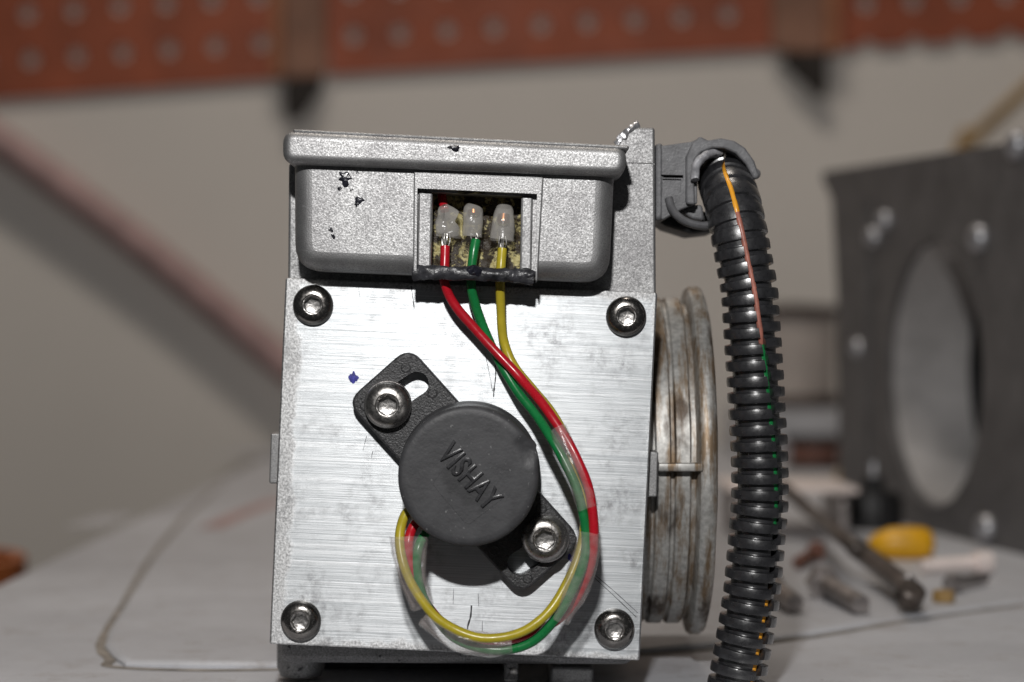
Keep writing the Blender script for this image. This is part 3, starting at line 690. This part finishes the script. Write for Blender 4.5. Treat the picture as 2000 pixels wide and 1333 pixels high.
# button-head screws
def screw_bm(rad=0.395, h=0.23):
    bm = B(); prof = [(rad * 0.98, 0.0), (rad, -0.02), (rad, -0.05)]
    for k in range(1, 9):
        a = (math.pi / 2) * k / 9; prof.append((rad * 0.50 + rad * 0.5 * math.cos(a), -0.05 - (h - 0.05) * math.sin(a)))
    prof += [(rad * 0.52, -h), (rad * 0.5, -h + 0.004), (rad * 0.47, -h + 0.03)]
    prof = [(r, -y) for r, y in prof]; lathe(bm, prof, Matrix.Rotation(R(90), 4, 'X'), 48); return bm
def socket_bm(rad=0.395, h=0.23):
    bm = B(); hx = rad * 0.43
    prof = [(rad * 0.475, h - 0.028), (rad * 0.44, h - 0.03), (hx, h - 0.05), (hx, 0.07), (hx * 0.55, 0.055), (0, 0.05)]
    def rf(j, a):
        r = prof[j][0]
        if j in (2, 3):
            k = ((a + R(12)) % (math.pi / 3)) - math.pi / 6; return r * math.cos(math.pi / 6) / math.cos(k)
        return r
    lathe(bm, prof, Matrix.Rotation(R(90), 4, 'X'), 48, rf); return bm
def screw_at(parent, px, py, Y, scale=1.0, spin=0.0, mat='steel'):
    p = W(px, py, Y - 0.1 * scale); p.y = Y; base = origin(parent)
    def mk(name, bm, mat, par):
        bmesh.ops.recalc_face_normals(bm, faces=bm.faces[:]); me = bpy.data.meshes.new(name); bm.to_mesh(me); bm.free()
        me.materials.append(M[mat]); me.shade_smooth(); me.set_sharp_from_angle(angle=R(32))
        o = bpy.data.objects.new(name, me); COL.objects.link(o); o.parent = par; return o
    # remove the closing face over the socket so the recess is open
    b1 = screw_bm(); big = [f for f in b1.faces if len(f.verts) > 10 and f.calc_center_median().y < -0.1]; bmesh.ops.delete(b1, geom=big, context='FACES_ONLY')
    b2 = socket_bm(); big = [f for f in b2.faces if len(f.verts) > 10]; bmesh.ops.delete(b2, geom=big, context='FACES_ONLY')
    s = mk("screw", b1, mat, parent); s.location = p - base; s.scale = (scale,) * 3; s.rotation_euler = (0, spin, 0)
    mk("socket", b2, 'socket', s)
    for f in s.children: 
        me = f.data
        for poly in me.polygons: pass
    return s, p
sc0, p0 = screw_at(am, 611, 596, -0.003, 1.0, 0.1)
for (px, py, sp) in ((1223, 618, 0.5), (587, 1213, 0.9), (1200, 1229, -0.3)):
    q = W(px, py, -0.1); q.y = -0.003
    c = copy_child(sc0, am, q); c.rotation_euler = (0, sp, 0)

# ------------------------------------------------------------------ position sensor
CT = W(914.5, 931, -1.8); SC = Vector((CT.x, 0, CT.z))
LV = Vector((0.663, 0, -0.749)); SV = Vector((0.749, 0, 0.663))
ps = thing("position_sensor", "round black rotary sensor with two slotted ears screwed onto the cover plate", "sensor", SC)
def E(l, s, Y): return Vector((SC.x, Y, SC.z)) + LV * l + SV * s
EC = W(914, 925, -0.35); off = Vector((EC.x - SC.x, 0, EC.z - SC.z)); ol, os_ = off.dot(LV), off.dot(SV)
def ear_bm(grow=0, Yf=-0.38, Yb=-0.004):
    bm = B(); pts = [(-2.60 + ol, -0.85 + os_), (-2.60 + ol, 0.77 + os_), (2.45 + ol, 0.80 + os_), (2.45 + ol, -0.80 + os_)]
    pts = [(E(a, b, 0).x, E(a, b, 0).z) for a, b in pts]
    slab(bm, pts, Yf, Yb, 0.34, 0.05, 3, px=False); return bm
ear = obj("mounting_flange", ear_bm(), 'ear', ps)
def slot_bm(sgn):
    bm = B(); c = []
    for k in range(13):
        a = R(-12 + 24 * k / 12); c.append((2.0 * math.cos(a), 2.0 * math.sin(a)))
    outer = [((2.23) * math.cos(R(-12 + 2 * k)), 2.23 * math.sin(R(-12 + 2 * k))) for k in range(13)]
    inner = [((1.77) * math.cos(R(12 - 2 * k)), 1.77 * math.sin(R(12 - 2 * k))) for k in range(13)]
    def capp(a0, s):
        cx_, cz_ = 2.0 * math.cos(a0), 2.0 * math.sin(a0)
        return [(cx_ + 0.23 * math.cos(a0 + s * R(t)), cz_ + 0.23 * math.sin(a0 + s * R(t))) for t in range(20, 180, 20)]
    pts = outer + capp(R(12), 1) + inner + capp(R(-12), 1)[::1]
    # second cap runs from inner start back to outer start
    cx_, cz_ = 2.0 * math.cos(R(-12)), 2.0 * math.sin(R(-12))
    pts = outer + capp(R(12), 1) + inner + [(cx_ + 0.23 * math.cos(R(-12) + math.pi + R(t)), cz_ + 0.23 * math.sin(R(-12) + math.pi + R(t))) for t in range(20, 180, 20)]
    pts = [(E(sgn * a + ol, sgn * b + os_, 0).x, E(sgn * a + ol, sgn * b + os_, 0).z) for a, b in pts]
    slab(bm, pts, -1, 0.2, 0, px=False); return bm
cut(ear, [slot_bm(-1), slot_bm(1)])
for l, s in ((-2.33, 0.46), (-1.62, 0.52), (-1.62, -0.52), (-2.30, -0.62), (2.28, -0.48), (1.45, 0.62), (2.28, 0.66), (1.45, -0.6)):
    bm = B(); lathe(bm, [(0.10, 0.0), (0.105, 0.006), (0.085, 0.014), (0.075, 0.004), (0, 0.002)], Matrix.Translation(E(l + ol, s + os_, -0.381)) @ Matrix.Rotation(R(90), 4, 'X'), 20)
    obj("ejector_mark", bm, 'ear', ps)
bm = B(); CR = 1.315
lathe(bm, [(1.36, 0.01), (1.36, 0.55), (1.33, 0.62), (CR, 0.7), (CR, 1.70), (CR - 0.012, 1.755), (CR - 0.05, 1.785), (CR - 0.09, 1.80), (CR * 0.6, 1.80), (0, 1.80)], Matrix.Translation(SC) @ Matrix.Rotation(R(90), 4, 'X'), 120)
bmesh.ops.subdivide_edges(bm, edges=[e for e in bm.edges if e.calc_length() > 0.3 and abs(e.verts[0].co.y - e.verts[1].co.y) < 0.01], cuts=4, use_grid_fill=True)
for v in bm.verts:                                              # chipped notch at the right of the rim
    d = v.co - SC; a = math.degrees(math.atan2(d.z, d.x)); r = math.hypot(d.x, d.z)
    if 8 < a < 40 and r > 1.1 and v.co.y < -0.9:
        k = 0.11 * (1 - abs(a - 24) / 16); v.co += Vector((d.x, 0, d.z)).normalized() * (k * (0.6 + 0.9 * mnoise.noise(v.co * 7))); v.co.y += 0.10 * k / 0.11 * abs(mnoise.noise(v.co * 9)) + k * 0.8 * (1 if v.co.y < -1.6 else 0)
obj("cap", bm, 'cap', ps, smooth=50)
bm = B(); slab(bm, [(E(l, s, 0).x, E(l, s, 0).z) for l, s in ((-0.34, -0.60), (0.68, -0.62), (0.74, 0.26), (-0.50, 0.18))], -1.806, -1.79, 0.1, 0.004, 1, px=False); obj("name_pad", bm, 'cap', ps)
def text_mesh(s, length, height, depth):
    cu = bpy.data.curves.new("lettering", 'FONT'); cu.body = s; cu.size = 1; cu.extrude = 0.06; cu.bevel_depth = 0.035; cu.bevel_resolution = 1; cu.resolution_u = 4; cu.offset = -0.012
    cu.space_character = 1.08
    o = bpy.data.objects.new("lettering_curve", cu); COL.objects.link(o); dg = bpy.context.evaluated_depsgraph_get()
    me = bpy.data.meshes.new_from_object(o.evaluated_get(dg)); bpy.data.objects.remove(o)
    bm = B(); bm.from_mesh(me); bpy.data.meshes.remove(me)
    xs = [v.co.x for v in bm.verts]; ys = [v.co.y for v in bm.verts]
    for v in bm.verts: v.co.x = ((v.co.x - min(xs)) / (max(xs) - min(xs)) - 0.5) * length; v.co.y = ((v.co.y - min(ys)) / (max(ys) - min(ys)) - 0.5) * height
    zs = [v.co.z for v in bm.verts]
    for v in bm.verts: v.co.z = (v.co.z - min(zs)) / (max(zs) - min(zs)) * depth
    return bm
bm = text_mesh("VISHAY", 1.42, 0.45, 0.08); tc = W(918, 930, -1.82)
for v in bm.verts: v.co = Vector((tc.x, -1.778, tc.z)) + LV * v.co.x + SV * v.co.y + Vector((0, -v.co.z, 0))
obj("lettering", bm, 'letter', ps, smooth=30)
for px, py, sp in ((757, 792, 0.35), (1064, 1053, 0.1)):
    wp = W(757 if px < 900 else 1065, 790 if px < 900 else 1053, -0.5)
    bm = B(); lathe(bm, [(0.2, 0.0), (0.455, 0.0), (0.462, 0.02), (0.462, 0.075), (0.445, 0.09), (0.2, 0.09)], Matrix.Translation((wp.x, -0.386, wp.z)) @ Matrix.Rotation(R(90), 4, 'X'), 48); obj("washer", bm, 'washer', ps)
    if px < 900: s1, _ = screw_at(ps, px, py, -0.478, 1.15, sp, 'bright_steel')
    else:
        q = W(px, py, -0.58); q.y = -0.478; c = copy_child(s1, ps, q); c.rotation_euler = (0, sp, 0)

# ------------------------------------------------------------------ the three sensor wires
def wire(label, pts, mat, upper=None):
    pts = [(x, y, Y * 1.22 if Y < -0.8 else Y) for x, y, Y in pts]
    t = thing("sensor_wire", label, "wire", W(*pts[0])); sp = spline([W(*p) for p in pts], 8)
    bm = B(); tube(bm, sp, [0.092 * (1 + 0.05 * mnoise.noise(p * 3)) for p in sp], 14); jitter(bm, 0.012, 1.6); obj("insulation", bm, mat, t); return t
wr = wire("red sensor wire running from the left solder joint in the window round the loop",
     [(869, 482, -0.52), (868, 520, -0.60), (868, 552, -0.62), (884, 590, -0.55), (925, 640, -0.50), (975, 694, -0.55), (1022, 745, -0.70), (1062, 792, -0.90), (1097, 842, -1.10), (1125, 893, -1.22), (1148, 950, -1.28), (1158, 1000, -1.3), (1160, 1045, -1.28), (1155, 1095, -1.22), (1138, 1145, -1.12), (1105, 1195, -1.02), (1060, 1229, -1.0), (1000, 1248, -1.0), (940, 1248, -1.0), (880, 1228, -1.0), (840, 1190, -1.05), (812, 1140, -1.10), (800, 1095, -1.15), (798, 1060, -1.15), (806, 1030, -1.05), (830, 1000, -0.95)], 'red')
wg = wire("green sensor wire running from the middle solder joint in the window round the loop",
     [(929, 470, -0.52), (924, 500, -0.60), (920, 552, -0.60), (927, 592, -0.45), (946, 645, -0.33), (975, 706, -0.35), (1012, 766, -0.55), (1048, 812, -0.80), (1078, 858, -1.02), (1104, 905, -1.15), (1126, 955, -1.22), (1140, 1005, -1.25), (1145, 1045, -1.25), (1141, 1090, -1.28), (1122, 1145, -1.3), (1093, 1198, -1.28), (1050, 1247, -1.25), (1000, 1268, -1.22), (945, 1268, -1.2), (890, 1247, -1.15), (850, 1206, -1.12), (826, 1165, -1.12), (814, 1115, -1.15), (816, 1075, -1.15), (828, 1046, -1.05), (850, 1020, -0.95)], 'green')
wy = wire("yellow sensor wire running from the right solder joint in the window round the loop",
     [(981, 486, -0.52), (978, 520, -0.60), (977, 552, -0.58), (979, 610, -0.40), (984, 665, -0.30), (1003, 715, -0.35), (1040, 760, -0.50), (1075, 803, -0.72), (1100, 845, -0.90), (1120, 895, -1.02), (1136, 950, -1.05), (1143, 1000, -1.06), (1140, 1045, -1.08), (1128, 1090, -1.15), (1108, 1140, -1.25), (1076, 1191, -1.36), (1036, 1226, -1.42), (990, 1244, -1.42), (940, 1247, -1.42), (893, 1232, -1.40), (850, 1205, -1.38), (815, 1160, -1.35), (792, 1115, -1.3), (782, 1070, -1.22), (782, 1035, -1.12), (792, 1005, -1.0), (815, 985, -0.95)], 'yellow')
# splices in the window: frosted sleeves, bare strands, copper
def splice(t, pts, radii, flat, strands, core=None, seed=1, crumple=0.02):
    sp = spline([W(*p) for p in pts], 6); n = len(sp); rr = []
    for i in range(n):
        f = i / (n - 1) * (len(radii) - 1); k = min(int(f), len(radii) - 2); rr.append(radii[k] + (radii[k + 1] - radii[k]) * (f - k))
    bm = B(); tube(bm, sp, rr, 20, flat, caps=False); 
    vs = bm.verts[:20]; bm.verts.ensure_lookup_table(); bm.faces.new([bm.verts[k] for k in range(20)][::-1])
    jitter(bm, crumple, 5, seed); obj("splice_sleeve", bm, 'frost', t)
    bm = B(); random.seed(seed)
    a, b = W(*strands[0]), W(*strands[1])
    for k in range(6):
        o1 = Vector((random.uniform(-.06, .06), random.uniform(-.04, .04), 0)); o2 = o1 * 0.7
        tube(bm, spline([a + o1, (a + b) / 2 + o1 * 1.3, b + o2], 4), 0.018, 6)
    o = obj("bare_strands", bm, 'tin', t); o['kind'] = 'stuff'
    if core:
        bm = B(); tube(bm, [W(*core[0]), W(*core[1])], 0.12, 12); obj("copper_core", bm, 'copper', t)
splice(wr, [(872, 403, -0.42), (873, 420, -0.48), (874, 440, -0.5), (877, 463, -0.5)], [0.15, 0.19, 0.19, 0.25], 0.5, [(872, 456, -0.52), (870, 485, -0.52)], None, 3, 0.10)
splice(wg, [(926, 403, -0.40), (925, 408, -0.42), (924, 430, -0.5), (922, 462, -0.5)], [0.13, 0.185, 0.2, 0.2], 0.8, [(926, 456, -0.52), (929, 473, -0.52)], [(925, 411, -0.44), (925, 418, -0.45)], 5, 0.02)
splice(wy, [(986, 400, -0.38), (986, 406, -0.4), (983, 430, -0.48), (979, 470, -0.5)], [0.11, 0.16, 0.22, 0.245], 0.8, [(981, 462, -0.53), (981, 489, -0.52)], [(984, 420, -0.46), (983, 434, -0.49)], 8, 0.03)
bm = B(); tube(bm, spline([W(862, 372, -0.2), W(864, 390, -0.3), W(869, 412, -0.42)], 6), 0.085, 14); o = obj("upper_insulation", bm, 'red', wr); o['label'] = "short red stub above the solder joint"

# clear heat-shrink sleeves over the loop
def sleeve(label, pts, wid, thick):
    pts = [(x, y, Y * 1.22) for x, y, Y in pts]
    fr_pts = spline([W(*p) for p in pts], 8); n = len(fr_pts); bm = B(); rings = []; SEG = 28; wl = wid
    for i, p in enumerate(fr_pts):
        t = (fr_pts[min(i + 1, n - 1)] - fr_pts[max(i - 1, 0)]).normalized(); u = Vector((0, -1, 0)); u = (u - t * u.dot(t)).normalized(); s = t.cross(u).normalized()
        f = i / (n - 1) * (len(wl) - 1); k = min(int(f), len(wl) - 2); w = wl[k] + (wl[k + 1] - wl[k]) * (f - k)
        ring = []
        for q in range(SEG):
            a = 2 * math.pi * q / SEG; c, s_ = math.cos(a), math.sin(a)
            ring.append(bm.verts.new(p + s * (w * math.copysign(abs(c) ** 0.8, c)) + u * (thick * math.copysign(abs(s_) ** 0.7, s_))))
        rings.append(ring)
    for a, b in zip(rings, rings[1:]):
        for k in range(SEG): bm.faces.new((a[k], a[(k + 1) % SEG], b[(k + 1) % SEG], b[k]))
    inr = []
    for ring in rings:
        cpt = sum((v.co for v in ring), Vector()) / SEG; inr.append([bm.verts.new(v.co + (cpt - v.co).normalized() * 0.022) for v in ring])
    for a, b in zip(inr, inr[1:]):
        for k in range(SEG): bm.faces.new((a[(k + 1) % SEG], a[k], b[k], b[(k + 1) % SEG]))
    for a, b in ((rings[0], inr[0]), (rings[-1], inr[-1])):
        for k in range(SEG): bm.faces.new((a[k], a[(k + 1) % SEG], b[(k + 1) % SEG], b[k]))
    jitter(bm, 0.03, 2.2); jitter(bm, 0.012, 6)
    bmesh.ops.recalc_face_normals(bm, faces=bm.faces[:]); o = obj("heat_shrink_sleeve", bm, 'film', None, 60)
    return tag(o, label, "sleeve", "clear sleeves over the wire loop")
sleeve("clear sleeve over the red and green wires right of the round cap", [(1090, 838, -1.0), (1112, 895, -1.14), (1134, 950, -1.2), (1149, 992, -1.22)], [0.165, 0.185, 0.2, 0.2], 0.24)
sleeve("clear sleeve over the wires between the right ear and the lower right screw", [(1150, 1040, -1.22), (1145, 1085, -1.24), (1127, 1145, -1.24), (1096, 1212, -1.22)], [0.2, 0.25, 0.27, 0.25, 0.17], 0.30)
sleeve("clear sleeve at the bottom of the wire loop, over the plate's lower edge", [(1000, 1256, -1.22), (950, 1259, -1.22), (890, 1246, -1.22), (826, 1207, -1.22)], [0.19, 0.22, 0.24, 0.22, 0.14], 0.32)
sleeve("clear sleeve on the loop's left side, just below the round cap", [(801, 1050, -1.16), (800, 1085, -1.2), (806, 1130, -1.22), (826, 1185, -1.22)], [0.37, 0.32, 0.27, 0.22], 0.26)

# ------------------------------------------------------------------ wiring harness: plug, conduit, wires inside
wh = thing("wiring_harness", "black split corrugated conduit on a grey plastic plug, right of the meter", "conduit", W(1440, 1360, 0.3))
cpts = [(1414, 342, 1.7), (1420, 364, 1.0), (1431, 398, 0.55), (1443, 455, 0.3), (1453, 510, 0.25), (1463, 565, 0.22), (1467, 620, 0.2), (1471, 680, 0.2), (1475, 740, 0.2), (1478, 800, 0.2), (1482, 860, 0.2), (1484, 920, 0.2), (1484, 980, 0.2), (1479, 1040, 0.2), (1474, 1100, 0.2), (1468, 1160, 0.2), (1459, 1220, 0.2), (1448, 1280, 0.2), (1438, 1335, 0.2), (1426, 1385, 0.2), (1412, 1430, 0.2)]
spx = spline([Vector(p) for p in cpts], 10)
path0 = [W(p.x, p.y, p.z) for p in spx]; pyl = [p.y for p in spx]
# resample by arc length
acc = [0.0]
for a, b in zip(path0, path0[1:]): acc.append(acc[-1] + (b - a).length)
def at(s):
    s = max(0, min(acc[-1] - 1e-6, s)); lo = 0
    while acc[lo + 1] < s: lo += 1
    f = (s - acc[lo]) / (acc[lo + 1] - acc[lo]); return path0[lo].lerp(path0[lo + 1], f), pyl[lo] + (pyl[lo + 1] - pyl[lo]) * f
def lerp_tab(tab, x):
    if x <= tab[0][0]: return tab[0][1]
    for (a, va), (b, vb) in zip(tab, tab[1:]):
        if x <= b: return va + (vb - va) * (x - a) / (b - a)
    return tab[-1][1]
SLIT = [(300, -10), (390, -5), (470, 1), (560, 3), (640, 11), (700, 19), (780, 27), (870, 34), (950, 38), (1040, 43), (1130, 42), (1220, 39), (1330, 37)]
GAP = [(340, 0.5), (356, 1.5), (380, 4.2), (430, 5.0), (520, 3.8), (620, 4.2), (700, 4.5), (800, 4.5), (900, 5), (1000, 6), (1100, 6.5), (1333, 6.5)]
DEP = [(300, 0.045), (400, 0.05), (470, 0.065), (530, 0.11), (600, 0.128), (1400, 0.135)]
PITCH = 0.317; OR = 0.565
def ringprof(f):
    f = f % 1.0
    if f < 0.60: return 0.07 * ((f - 0.30) / 0.30) ** 2
    if f < 0.66: return 0.07 + 0.93 * (f - 0.60) / 0.06
    if f < 0.94: return 1.0
    return 0.07 + 0.93 * (1.0 - f) / 0.06
bm = B(); NS = int(acc[-1] / PITCH * 32); NT_ = 44; rows = []
u_prev = None
for i in range(NS + 1):
    s = acc[-1] * i / NS; p, py = at(s); t = (at(s + 0.05)[0] - at(s - 0.05)[0]).normalized()
    v = Vector((0, -1, 0)); v = (v - t * v.dot(t)).normalized(); h = Vector((v.y * t.z - v.z * t.y, v.z * t.x - v.x * t.z, v.x * t.y - v.y * t.x)); 
    if h.x < 0: h = -h
    sl = R(lerp_tab(SLIT, py)); gp = R(lerp_tab(GAP, py)); dep = lerp_tab(DEP, py); row = []
    for k in range(NT_ + 1):
        f = k / NT_; a = sl + gp + f * (2 * math.pi - 2 * gp)
        ph = s / PITCH - 0.34 * f + 0.05 * math.sin(a)
        r = OR - dep * ringprof(ph) + 0.004 * mnoise.noise(p * 3)
        if s < 0.25: r *= 0.98
        row.append(bm.verts.new(p + h * (math.sin(a) * r) + v * (math.cos(a) * r)))
    inn = []
    for k in range(0, NT_ + 1, 4):
        f = k / NT_; a = sl + gp + f * (2 * math.pi - 2 * gp); r = OR - dep - 0.05
        inn.append(bm.verts.new(p + h * (math.sin(a) * r) + v * (math.cos(a) * r)))
    rows.append((row, inn))
for (a, ai), (b, bi) in zip(rows, rows[1:]):
    for k in range(NT_): bm.faces.new((a[k], a[k + 1], b[k + 1], b[k]))
    for k in range(len(ai) - 1): bm.faces.new((ai[k + 1], ai[k], bi[k], bi[k + 1]))
    bm.faces.new((a[0], b[0], bi[0], ai[0])); bm.faces.new((a[-1], ai[-1], bi[-1], b[-1]))
obj("conduit", bm, 'conduit', wh, smooth=38)
def inner_wire(name, y0, y1, mat, rad, r, dang=0.0, wob=0.02):
    pts = []; n = 40
    for i in range(NS + 1):
        s = acc[-1] * i / NS; p, py = at(s)
        if y0 <= py <= y1 and i % 8 == 0:
            t = (at(s + 0.05)[0] - at(s - 0.05)[0]).normalized(); v = Vector((0, -1, 0)); v = (v - t * v.dot(t)).normalized(); h = v.cross(t)
            if h.x < 0: h = -h
            a = R(lerp_tab(SLIT, py) + dang + 2.5 * mnoise.noise(Vector((s * 0.8, 3, 1)))); f = min(1, (py - y0) / 40, (y1 - py) / 40)
            pts.append(p + (h * math.sin(a) + v * math.cos(a)) * (r - 0.16 * (1 - f)))
    bm = B(); tube(bm, pts, rad, 10); obj(name, bm, mat, wh)
inner_wire("orange_wire", 345, 470, 'orange', 0.058, OR - 0.09)
inner_wire("brown_wire", 400, 690, 'brown', 0.055, OR - 0.075, 0.2)
inner_wire("green_wire", 600, 1060, 'green', 0.085, OR - 0.20, 1)
inner_wire("amber_wire", 1120, 1400, 'orange', 0.065, OR - 0.18, -2)
# plug
bm = B(); slab(bm, [(1279, 282), (1293, 279), (1298, 292), (1298, 420), (1290, 432), (1276, 430)], 0.8, 3.2, 3, 0.08); obj("socket_seat", bm, 'grey_plug', wh)
bm = B(); slab(bm, [(1291, 285), (1350, 277), (1366, 270), (1372, 300), (1362, 345), (1362, 398), (1330, 410), (1291, 432)], 0.72, 3.0, 3, 0.03); plug = obj("plug_body", bm, 'grey_plug', wh)
cut(plug, [slab(B(), [(1294, 338), (1338, 339), (1338, 345), (1294, 344)], 0.3, 1.2), slab(B(), [(1297, 346), (1334, 347), (1332, 372), (1297, 371)], 0.3, 0.78)])
bm = B(); slab(bm, [(1340, 306), (1352, 280), (1367, 267), (1382, 274), (1408, 270), (1434, 275), (1456, 289), (1473, 315), (1484, 345), (1473, 352), (1458, 322), (1438, 300), (1415, 290), (1392, 289), (1370, 298), (1357, 313), (1356, 345), (1358, 400), (1340, 398)], 0.58, 1.7, 2, 0.04, 3); jitter(bm, 0.015, 5); obj("hood", bm, 'grey_plug', wh)
bm = B(); sp = spline([W(1358, 352, 0.45), W(1358, 330, 0.5), W(1368, 312, 0.55), W(1386, 301, 0.7), W(1404, 299, 0.9)], 8); tube(bm, sp, 0.085, 12, 1.4); jitter(bm, 0.02, 9); obj("sealant_ring", bm, 'pale_sealant', wh)
bm = B(); bmesh.ops.create_icosphere(bm, subdivisions=3, radius=0.11, matrix=Matrix.Translation(W(1475, 340, 0.95))); obj("hood_nub", bm, 'grey_plug', wh)
bm = B(); sp = spline([W(1306, 388, 0.72), W(1312, 408, 0.68), W(1326, 425, 0.66), W(1348, 437, 0.66), W(1374, 442, 0.7), (W(1388, 438, 0.8))], 8); tube(bm, sp, 0.085, 12, 1.8); obj("clip_loop", bm, 'grey_plug', wh)
bm = B(); slab(bm, [(1330, 402), (1372, 400), (1376, 432), (1352, 428), (1334, 416)], 1.0, 1.8, 6, 0.05); obj("clip_tongue", bm, 'grey_plug', wh)
bm = B(); slab(bm, [(1284, 395), (1330, 400), (1400, 420), (1405, 452), (1350, 458), (1300, 442), (1284, 430)], 1.7, 3.4, 6, 0.1); obj("plug_shade_block", bm, 'dark', wh)  # near-black block added as painted shade beneath the plug
